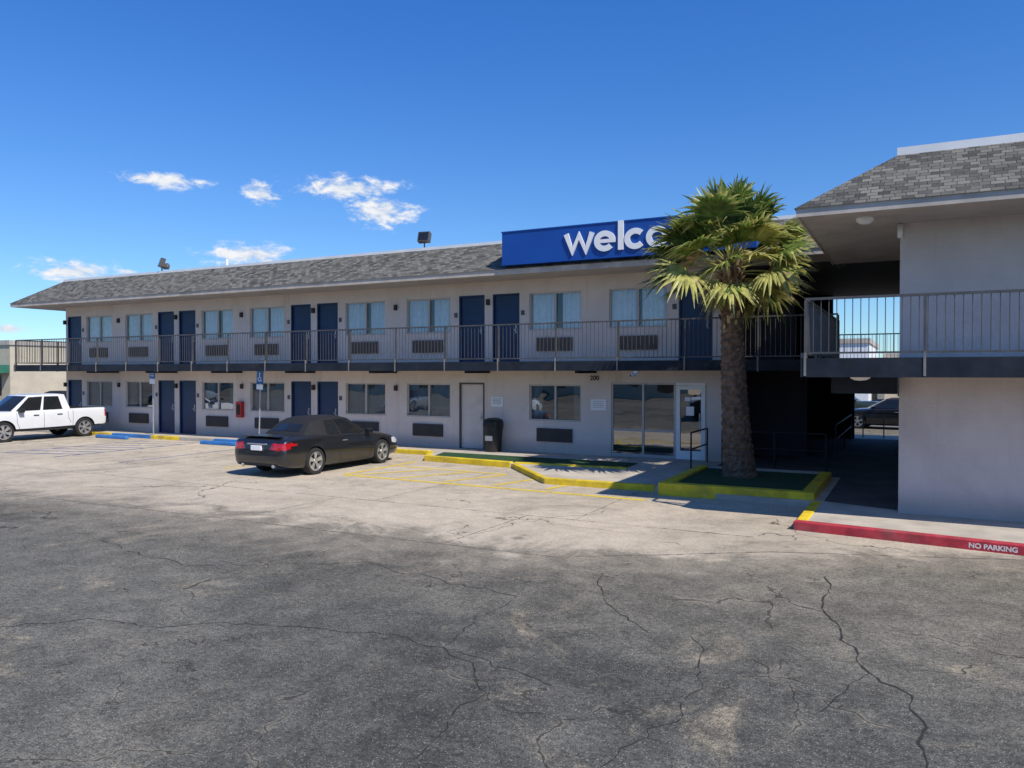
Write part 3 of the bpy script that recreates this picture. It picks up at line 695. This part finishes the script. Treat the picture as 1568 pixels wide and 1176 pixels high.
def greenhouse(lower,upper,topz,shellmat,glassfaces,name,parent,margins=.045):
    mb=MB(); gl=MB()
    n=len(lower)
    def q(a,b,c,d,mat,sy):
        pts=[Vector((p[0],p[1]*sy,p[2])) for p in (a,b,c,d)]; mb.face(pts,mat)
    for sy in (1,-1):
        for i in range(n-1):
            a,b,c,d=lower[i],lower[i+1],upper[i+1],upper[i]; q(a,b,c,d,shellmat,sy)
            if i in glassfaces:
                ml,mr,mbm,mt=glassfaces[i]
                P=[Vector((p[0],p[1]*sy,p[2])) for p in (a,b,c,d)]
                def bil(u,v): return (P[0]*(1-u)+P[1]*u)*(1-v)+(P[3]*(1-u)+P[2]*u)*v
                nn=(P[1]-P[0]).cross(P[3]-P[0]).normalized()
                cen=sum(P,Vector())/4; 
                if nn.dot(cen-Vector((2.1,0,.9)))<0: nn=-nn
                gl.face([bil(ml,mbm)+nn*.008,bil(1-mr,mbm)+nn*.008,bil(1-mr,1-mt)+nn*.008,bil(ml,1-mt)+nn*.008],M['carglass'])
        cx=(upper[0][0]+upper[-1][0])/2
        for i in range(n-1):
            a,b=upper[i],upper[i+1]; mid=lambda p:(p[0]*.7+cx*.3,p[1]*.55,topz-.012); ce=(cx,0,topz)
            a2,b2=mid(a),mid(b)
            mb.face([Vector((p[0],p[1]*sy,p[2])) for p in (a,b,b2,a2)],shellmat); mb.face([Vector((p[0],p[1]*sy,p[2])) for p in (a2,b2,ce)],shellmat)
    o=mb.build(name,parent,smooth=True)
    bm=bmesh.new(); bm.from_mesh(o.data); bmesh.ops.remove_doubles(bm,verts=bm.verts,dist=.0005); bmesh.ops.recalc_face_normals(bm,faces=bm.faces); bm.to_mesh(o.data); bm.free()
    o.data.set_sharp_from_angle(angle=R(28))
    bv=o.modifiers.new('bevel','BEVEL'); bv.width=.02; bv.segments=3; bv.limit_method='ANGLE'; bv.angle_limit=R(20)
    gl.build('windows',parent)
def seams(body,lines,parent,w=.012,name='panel_seams',mat=None,rear=None):
    bvh=BVHTree.FromPolygons([v.co for v in body.data.vertices],[tuple(p.vertices) for p in body.data.polygons]); mb=MB()
    def run(pts,org,dirf):
        P=[]
        for i in range(len(pts)-1):
            for k in range(8):
                t=k/8; P.append((pts[i][0]*(1-t)+pts[i+1][0]*t,pts[i][1]*(1-t)+pts[i+1][1]*t))
        P.append(pts[-1]); prev=None
        for i,(x,z) in enumerate(P):
            j=min(i+1,len(P)-1); k=max(i-1,0); d=Vector((P[j][0]-P[k][0],P[j][1]-P[k][1])).normalized(); n=Vector((-d.y,d.x))*w/2
            cur=[]
            for s in (-1,1):
                h=bvh.ray_cast(org(x+n.x*s,z+n.y*s),dirf)
                if h[0] is None: cur=None; break
                cur.append(h[0]-dirf*.003)
            if cur and prev: mb.face([prev[0],cur[0],cur[1],prev[1]],mat or M['dark'])
            prev=cur
    for pts in lines:
        for sy in (1,-1): run(pts,lambda a,b_:Vector((a,sy*2,b_)),Vector((0,-sy,0)))
    for pts in (rear or []): run(pts,lambda a,b_:Vector((-1,a,b_)),Vector((1,0,0)))
    mb.build(name,parent)

def convertible(name,loc,rz,paint):
    e=empty(name,loc,rz)
    st=[(0.0,.66,.40,.66,.70),(.05,.80,.32,.84,.88),(.20,.865,.25,.925,.965),(.55,.895,.21,.95,1.0),(1.1,.905,.19,.955,1.0),(1.9,.908,.175,.935,.97),(2.8,.908,.17,.91,.95),(3.5,.90,.175,.87,.93),(4.1,.885,.20,.79,.875),(4.5,.84,.22,.70,.77),(4.75,.72,.24,.60,.66),(4.88,.55,.30,.50,.54)]
    def prof(w,zb,zl,zt): return [(0,zb),(.8*w,zb),(.93*w,zb+.03),(.975*w,zb+.12),(w,zb+(zl-zb)*.5),(.975*w,zl-.12),(.92*w,zl-.01),(.62*w,zl+(zt-zl)*.75),(0,zt)]
    def mf(x,y,z):
        ay=abs(y)
        if x<.44 and ay>.44 and .68+.10*(x>.25)<z<.84: return M['tail']
        if 4.25<x<4.72 and ay>.5 and .54<z<.70: return M['lamp']
        if z<.215: return M['dark']
        if x>4.7 and ay<.45 and z<.50: return M['dark']
        return paint
    body=loft('body',st,prof,mf,8,4,[(1.08,.335),(3.80,.335)],.375); body.parent=e
    low=[(3.62,0,.90),(3.35,.70,.90),(2.15,.80,.93),(1.55,.80,.945),(.88,.66,.965),(.78,0,.99)]
    up=[(2.78,0,1.345),(2.66,.54,1.33),(2.0,.60,1.365),(1.62,.59,1.345),(1.30,.50,1.285),(1.25,0,1.32)]
    greenhouse(low,up,1.41,M['canvas'],{0:(0,.05,.04,.06),1:(.10,.04,.05,.08),2:(.06,.12,.05,.10),4:(.28,0,.25,.22)},'soft_top',e)
    mb=MB()
    for x in (1.08,3.80):
        for sy in (1,-1): wheel(mb,x,sy*.79,.335,sy)
    mb.build('wheels',e,smooth=True,angle=35)
    seams(body,[[(3.28,.88),(3.30,.5),(3.22,.24)],[(1.98,.90),(1.95,.55),(2.02,.24)],[(1.98,.24),(3.22,.24)],[(.45,.62),(.72,.60)]],e,rear=[[(-.82,.62),(.82,.62)],[(-.46,.62),(-.50,.84)],[(.46,.62),(.50,.84)]])
    mb=MB()
    mb.box(-.045,-.0,-.17,.17,.66,.78,M['white']); mb.box(-.035,.03,-.24,.24,.635,.655,M['dark'])
    mb.box(-.03,.05,-.30,.30,.80,.83,M['chrome']); mb.box(.02,.10,-.62,.62,.30,.36,M['dark'])
    for sy in (1,-1):
        y=sorted((sy*.88,sy*1.03)); mb.box(3.02,3.20,y[0],y[1],.90,1.02,paint)
        mb.box(2.08,2.26,min(sy*.895,sy*.925),max(sy*.895,sy*.925),.77,.795,M['chrome'])
        mb.tube((.06,sy*.5,.29),(-.0,sy*.5,.29),.04,.04,12,M['chrome'])
    mb.box(.10,.30,-.60,.60,.985,1.003,paint)
    mb.build('trim',e,bevel=.012)
    return e
def pickup(name,loc,rz,paint):
    e=empty(name,loc,rz)
    st=[(0,.84,.50,1.02,1.05),(.04,.90,.46,1.10,1.12),(.3,.915,.42,1.13,1.14),(1.4,.92,.38,1.13,1.14),(2.6,.92,.36,1.08,1.12),(3.6,.92,.36,1.06,1.12),(4.2,.915,.38,1.03,1.12),(4.7,.90,.40,.98,1.07),(4.95,.86,.42,.90,1.0),(5.06,.74,.46,.80,.88)]
    def prof(w,zb,zl,zt): return [(0,zb),(.85*w,zb),(.96*w,zb+.03),(.985*w,zb+.10),(w,zb+(zl-zb)*.5),(.99*w,zl-.14),(.955*w,zl-.01),(.85*w,zt-.004),(0,zt)]
    def mf(x,y,z):
        ay=abs(y)
        if x<.10 and ay>.74 and .75<z<1.06: return M['tail']
        if x>4.72 and ay>.50 and .78<z<.95: return M['lamp']
        if x>4.9 and ay<.55 and .6<z<.92: return M['dark']
        if z<.47: return M['dark']
        return paint
    body=loft('body',st,prof,mf,7,3,[(.93,.37),(4.01,.37)],.43,(.07,1.40,-.76,.76,.65,1.4)); body.parent=e
    low=[(3.92,0,1.08),(3.72,.78,1.06),(2.62,.86,1.07),(1.72,.86,1.08),(1.44,.80,1.09),(1.42,0,1.09)]
    up=[(3.08,0,1.69),(2.98,.64,1.68),(2.45,.68,1.705),(1.85,.68,1.70),(1.60,.64,1.69),(1.58,0,1.70)]
    greenhouse(low,up,1.74,paint,{0:(0,.06,.06,.06),1:(.13,.05,.08,.12),2:(.05,.08,.08,.12),4:(.12,0,.12,.15)},'cab_roof',e)
    mb=MB()
    for x in (.93,4.01):
        for sy in (1,-1): wheel(mb,x,sy*.80,.37,sy,6,.24)
    mb.build('wheels',e,smooth=True,angle=35)
    seams(body,[[(3.55,1.04),(3.55,.7),(3.45,.46)],[(2.55,1.05),(2.55,.46)],[(1.62,1.05),(1.62,.8),(1.5,.6)],[(1.42,1.10),(1.42,.48)]],e)
    mb=MB(); mb.box(-.10,.02,-.85,.85,.50,.66,M['dark']); mb.box(-.03,.0,-.16,.16,.68,.80,M['white'])
    for sy in (1,-1):
        y=sorted((sy*.92,sy*1.07)); mb.box(3.35,3.52,y[0],y[1],1.06,1.22,M['dark'])
        for x in (2.75,1.85):
            y=sorted((sy*.915,sy*.945)); mb.box(x,x+.2,y[0],y[1],.93,.96,M['dark'])
    mb.box(1.1,3.2,-.96,-.86,.36,.41,M['dark']); mb.box(1.5,3.4,.86,.96,.36,.41,M['dark'])
    mb.build('trim',e,bevel=.01)
    return e
dk=carpaint('charcoal_paint',(.020,.020,.023),.4); wh=carpaint('white_paint_car',(.74,.74,.74),0); sil=carpaint('silver_paint',(.35,.36,.37),.5); gn=carpaint('dark_green_paint',(.03,.05,.045),.3)
convertible('parked_convertible_car',(-14.12,13.75,0),R(90),dk)
pickup('pickup_truck',(-30.15,20.35,0),R(-90),wh)
convertible('parked_car',(1.6,38.5,0),R(170),dk)
pickup('pickup_truck.001',(-6.2,42,0),R(12),gn)
convertible('parked_car.001',(-21,0,0),R(80),wh)
pickup('pickup_truck.003',(-9.5,-3.5,0),R(95),wh)
convertible('parked_car.003',(-30,-2,0),R(80),sil)
convertible('parked_car.002',(-49,29,0),R(20),dk)
pickup('pickup_truck.002',(-46,2,0),R(90),sil)

# ------------------------------------------------------------ street furniture
for (x,y,h,tilt) in ((-26.15,20.15,2.78,0),(-20.7,20.25,2.62,R(2.5))):
    e=empty('accessible_parking_sign',(x,y,0)); e.rotation_euler=(0,tilt,0)
    mb=MB(); mb.tube((0,0,0),(0,0,h),.026,.026,10,M['signsteel']); mb.build('post',e)
    mb=MB(); mb.box(-.16,.16,-.04,-.03,h-.47,h,M['blue']); mb.box(-.15,.15,-.04,-.03,h-.68,h-.50,M['white']); mb.build('panel',e)
    mb=MB(); y_=-.043
    def disc(cx,cz,r0,r1,a0,a1,n=14):
        for k in range(n):
            t0=R(a0+(a1-a0)*k/n); t1=R(a0+(a1-a0)*(k+1)/n)
            mb.face([(cx+r0*math.cos(t0),y_,cz+r0*math.sin(t0)),(cx+r1*math.cos(t0),y_,cz+r1*math.sin(t0)),(cx+r1*math.cos(t1),y_,cz+r1*math.sin(t1)),(cx+r0*math.cos(t1),y_,cz+r0*math.sin(t1))],M['white'])
    c=h-.24; disc(-.01,c+.13,.001,.03,0,360); disc(-.01,c-.06,.062,.09,150,400); mb.box(-.03,.0,y_,y_+.003,c-.04,c+.09,M['white']); mb.box(0,.07,y_,y_+.003,c-.05,c-.025,M['white']); mb.box(.055,.08,y_,y_+.003,c-.15,c-.05,M['white']); mb.build('wheelchair_symbol',e)
e=empty('trash_can',(-11.45,20.75,F1))
mb=MB(); mb.lathe((0,0,0),(0,0,1),[(.001,.0),(.24,.0),(.25,.03),(.29,.68),(.31,.70),(.31,.74),(.30,.75)],28,M['black']); mb.build('bin_body',e,smooth=True,angle=30)
mb=MB(); mb.lathe((0,0,0),(0,0,1),[(.315,.74),(.32,.78),(.315,.93),(.27,.99),(.15,1.03),(.001,1.04)],28,M['black']); mb.box(-.15,.15,-.335,-.30,.80,.92,M['dark']); mb.box(-.12,.12,-.30,-.27,.35,.5,M['signsteel']); mb.build('bin_lid',e,smooth=True,angle=30)
e=empty('fire_extinguisher_cabinet',(-22.55,YW,0)); mb=MB(); mb.box(-.14,.14,-.16,-.002,.85,1.45,M['redbox']); mb.box(-.09,.09,-.166,-.161,.95,1.35,M['carglass']); mb.build('cabinet',e,bevel=.01)
for (x,z,w,h) in ((-11.55,1.63,.42,.30),(-8.18,1.60,.48,.32)):
    e=empty('wall_notice',(x,YW-.012,z)); mb=MB(); mb.box(-w/2,w/2,-.005,.008,-h/2,h/2,M['white'])
    for k in range(4): mb.box(-w*.38,w*.38*(1-.2*(k%2)),-.009,-.006,h*.3-k*h*.17-.012,h*.3-k*h*.17+.012,M['signsteel'])
    mb.build('board',e)
for (x,rz) in ((-14.3,R(10)),(-27.0,R(-30))):
    e=empty('roof_floodlight',(x,21.25,RT+.06),rz)
    mb=MB(); mb.tube((0,0,0),(0,0,.25),.025,.025,8,M['aludark']); mb.build('stem',e)
    mb=MB(); mb.box(-.2,.2,-.09,.09,-.17,.17,M['aludark']); mb.box(-.17,.17,-.095,-.091,-.14,.14,M['carglass']); o=mb.build('lamp_head',e,bevel=.02); o.location=(0,0,.36); o.rotation_euler=(R(-18),0,0)
    if x<-20:
        mb=MB(); mb.box(-.12,.12,-.09,.09,-.10,.10,M['aludark']); o=mb.build('lamp_head_second',e,bevel=.02); o.location=(.22,.12,.2); o.rotation_euler=(R(-30),0,R(60))
e=empty('security_camera',(-6.6,19.86,SB-.04)); mb=MB(); mb.box(-.05,.05,-.05,.05,-.05,.0,M['white']); mb.tube((0,0,-.08),(-.08,-.22,-.12),.04,.045,12,M['white']); mb.tube((-.08,-.22,-.12),(-.081,-.224,-.121),.035,.035,12,M['dark']); mb.build('camera_body',e)
def handrail(pts,posts,mat):
    e=empty('handrail'); mb=MB()
    for z in (.92,.5):
        for i in range(len(pts)-1): mb.tube((*pts[i],F1+z),(*pts[i+1],F1+z),.022,.022,8,mat)
    for p in posts: mb.tube((*p,F1),(*p,F1+.92),.022,.022,8,mat)
    mb.build('rails',e)
handrail([(-4.95,19.2),(-4.95,20.9)],[(-4.95,19.2),(-4.95,20.9)],M['dark'])
handrail([(-4.4,20.2),(-1.9,20.2)],[(-4.4,20.2),(-3.1,20.2),(-1.9,20.2)],M['dark'])
handrail([(-2.0,24),(-2.0,30)],[(-2.0,24),(-2.0,27),(-2,30)],M['rail'])
handrail([(-1.7,31.6),(-.4,31.6)],[(-1.7,31.6),(-1.0,31.6),(-.4,31.6)],M['rail'])

# ------------------------------------------------------------ surroundings
def bld(name,x0,x1,y0,y1,h,mat,awn=None,face='S'):
    e=empty(name); mb=MB(); mb.box(x0,x1,y0,y1,0,h,mat); mb.box(x0-.1,x1+.1,y0-.1,y1+.1,h,h+.35,M['fascia'])
    n=max(2,int((x1-x0)/4))
    yy=y0-.02 if face=='S' else y1+.02
    for i in range(n):
        cx=x0+(i+.5)*(x1-x0)/n; mb.box(cx-1.1,cx+1.1,min(yy,yy+.02),max(yy,yy+.02)+.0,.8,2.4,M['carglass'])
    if awn: mb.box(x0,x1,y0-1.2,y0-.05,2.5,3.1,awn)
    mb.build('walls',e)
bld('store_building',-82,-60,34,48,4.6,M['tan'],M['green'])
bld('warehouse_building',-12,-2.9,60,75,4.6,M['white'])
bld('warehouse_building.001',-2,10,64,80,3.6,M['tan'])
bld('street_building',-95,-20,-48,-34,6,M['tan'],face='N')
bld('street_building.001',-12,40,-52,-36,5,M['wall'],face='N')
mb=MB(); tg=pmat('tree_line_green',(.05,.075,.03),.9,.3,1)
for i in range(2600):
    cx=random.choice((-125,-108,-96,-20,8,18)); a=random.random()*6.28; r=random.random()**.5*7
    x=cx+r*math.cos(a); y=105+r*math.sin(a)+(-60 if cx<-90 else 0); z=random.uniform(.8,4.5)*(1-(r/9)**2)+.6; s=random.uniform(.3,.7); n=Vector((random.gauss(0,1),random.gauss(0,1),random.gauss(0,1))).normalized(); u=n.orthogonal().normalized()*s; v=n.cross(u)
    c=Vector((x,y,z)); mb.face([c-u,c-v,c+u,c+v],tg)
mb.build('distant_trees')

# ------------------------------------------------------------ world
SD=Vector((.80,-.35,1.0)).normalized()
w=bpy.data.worlds.new('World'); scene.world=w; w.use_nodes=True; nt=w.node_tree; nt.nodes.clear()
out=N(nt,'ShaderNodeOutputWorld'); bg=N(nt,'ShaderNodeBackground'); bg.inputs[1].default_value=.11
sky=N(nt,'ShaderNodeTexSky'); sky.sky_type='NISHITA'; sky.sun_disc=False; sky.sun_elevation=math.asin(SD.z); sky.sun_rotation=math.atan2(SD.x,SD.y)
sky.air_density=1.0; sky.dust_density=.3; sky.ozone_density=3.0; sky.altitude=1200
tc=N(nt,'ShaderNodeTexCoord'); s=N(nt,'ShaderNodeSeparateXYZ'); nt.links.new(tc.outputs['Generated'],s.inputs[0])
az=math_node(nt,'ARCTAN2',s.outputs[0],s.outputs[1]); el=s.outputs[2]
CL=[(-.900,.220,.050,.010),(-.791,.215,.024,.016),(-.690,.2270,.070,.016),(-.645,.200,.046,.021),(-.805,.142,.058,.016),(-.992,.1115,.050,.015),(-.9405,.1150,.014,.005),(-1.0586,.047,.025,.006),(-1.30,.14,.09,.02),(.35,.12,.1,.02),(-2.2,.2,.2,.04),(2.6,.25,.3,.05)]
best=None
for a,e_,ra,re in CL:
    dx=math_node(nt,'DIVIDE',math_node(nt,'SUBTRACT',az,a),ra); dy=math_node(nt,'DIVIDE',math_node(nt,'SUBTRACT',el,e_),re)
    dd=math_node(nt,'SQRT',math_node(nt,'ADD',math_node(nt,'MULTIPLY',dx,dx),math_node(nt,'MULTIPLY',dy,dy)))
    v=math_node(nt,'SUBTRACT',1.0,dd)
    best=v if best is None else math_node(nt,'MAXIMUM',best,v)
cb=N(nt,'ShaderNodeCombineXYZ'); nt.links.new(az,cb.inputs[0]); nt.links.new(math_node(nt,'MULTIPLY',el,2.2),cb.inputs[1])
cn=noise_node(nt,cb.outputs[0],34,10,.64,.3)
cd=math_node(nt,'ADD',math_node(nt,'MULTIPLY',best,.75),math_node(nt,'MULTIPLY',math_node(nt,'SUBTRACT',cn,.5),2.5))
dens=math_node(nt,'MULTIPLY',ramp(nt,cd,-.04,.65),ramp(nt,best,-.6,.15))
tint=mixcol(nt,ramp(nt,el,.0,.5),(.76,1.04,1.25),(.38,.96,1.68))
skc=mixcol(nt,1.0,sky.outputs[0],tint,'MULTIPLY')
cshade=mixcol(nt,ramp(nt,cn,.38,.66),(5.6,6.4,7.6),(8.4,8.5,8.7))
nt.links.new(mixcol(nt,dens,skc,cshade),bg.inputs[0]); nt.links.new(bg.outputs[0],out.inputs[0])
sl_=bpy.data.lights.new('sun','SUN'); sl_.energy=5.0; sl_.angle=R(.53); sl_.color=(1,.95,.86); so=bpy.data.objects.new('sun',sl_); COL.objects.link(so)
so.rotation_euler=(-SD).to_track_quat('-Z','Y').to_euler(); so.location=(20,-10,40)
cd_=bpy.data.cameras.new('camera'); cam=bpy.data.objects.new('camera',cd_); COL.objects.link(cam); cam.location=(0,0,2.55)
cam.rotation_euler=(R(90-.87),0,R(27.5)); cd_.sensor_width=36; cd_.lens=36*1185/1568; cd_.clip_end=3000; cd_.clip_start=.1
scene.camera=cam
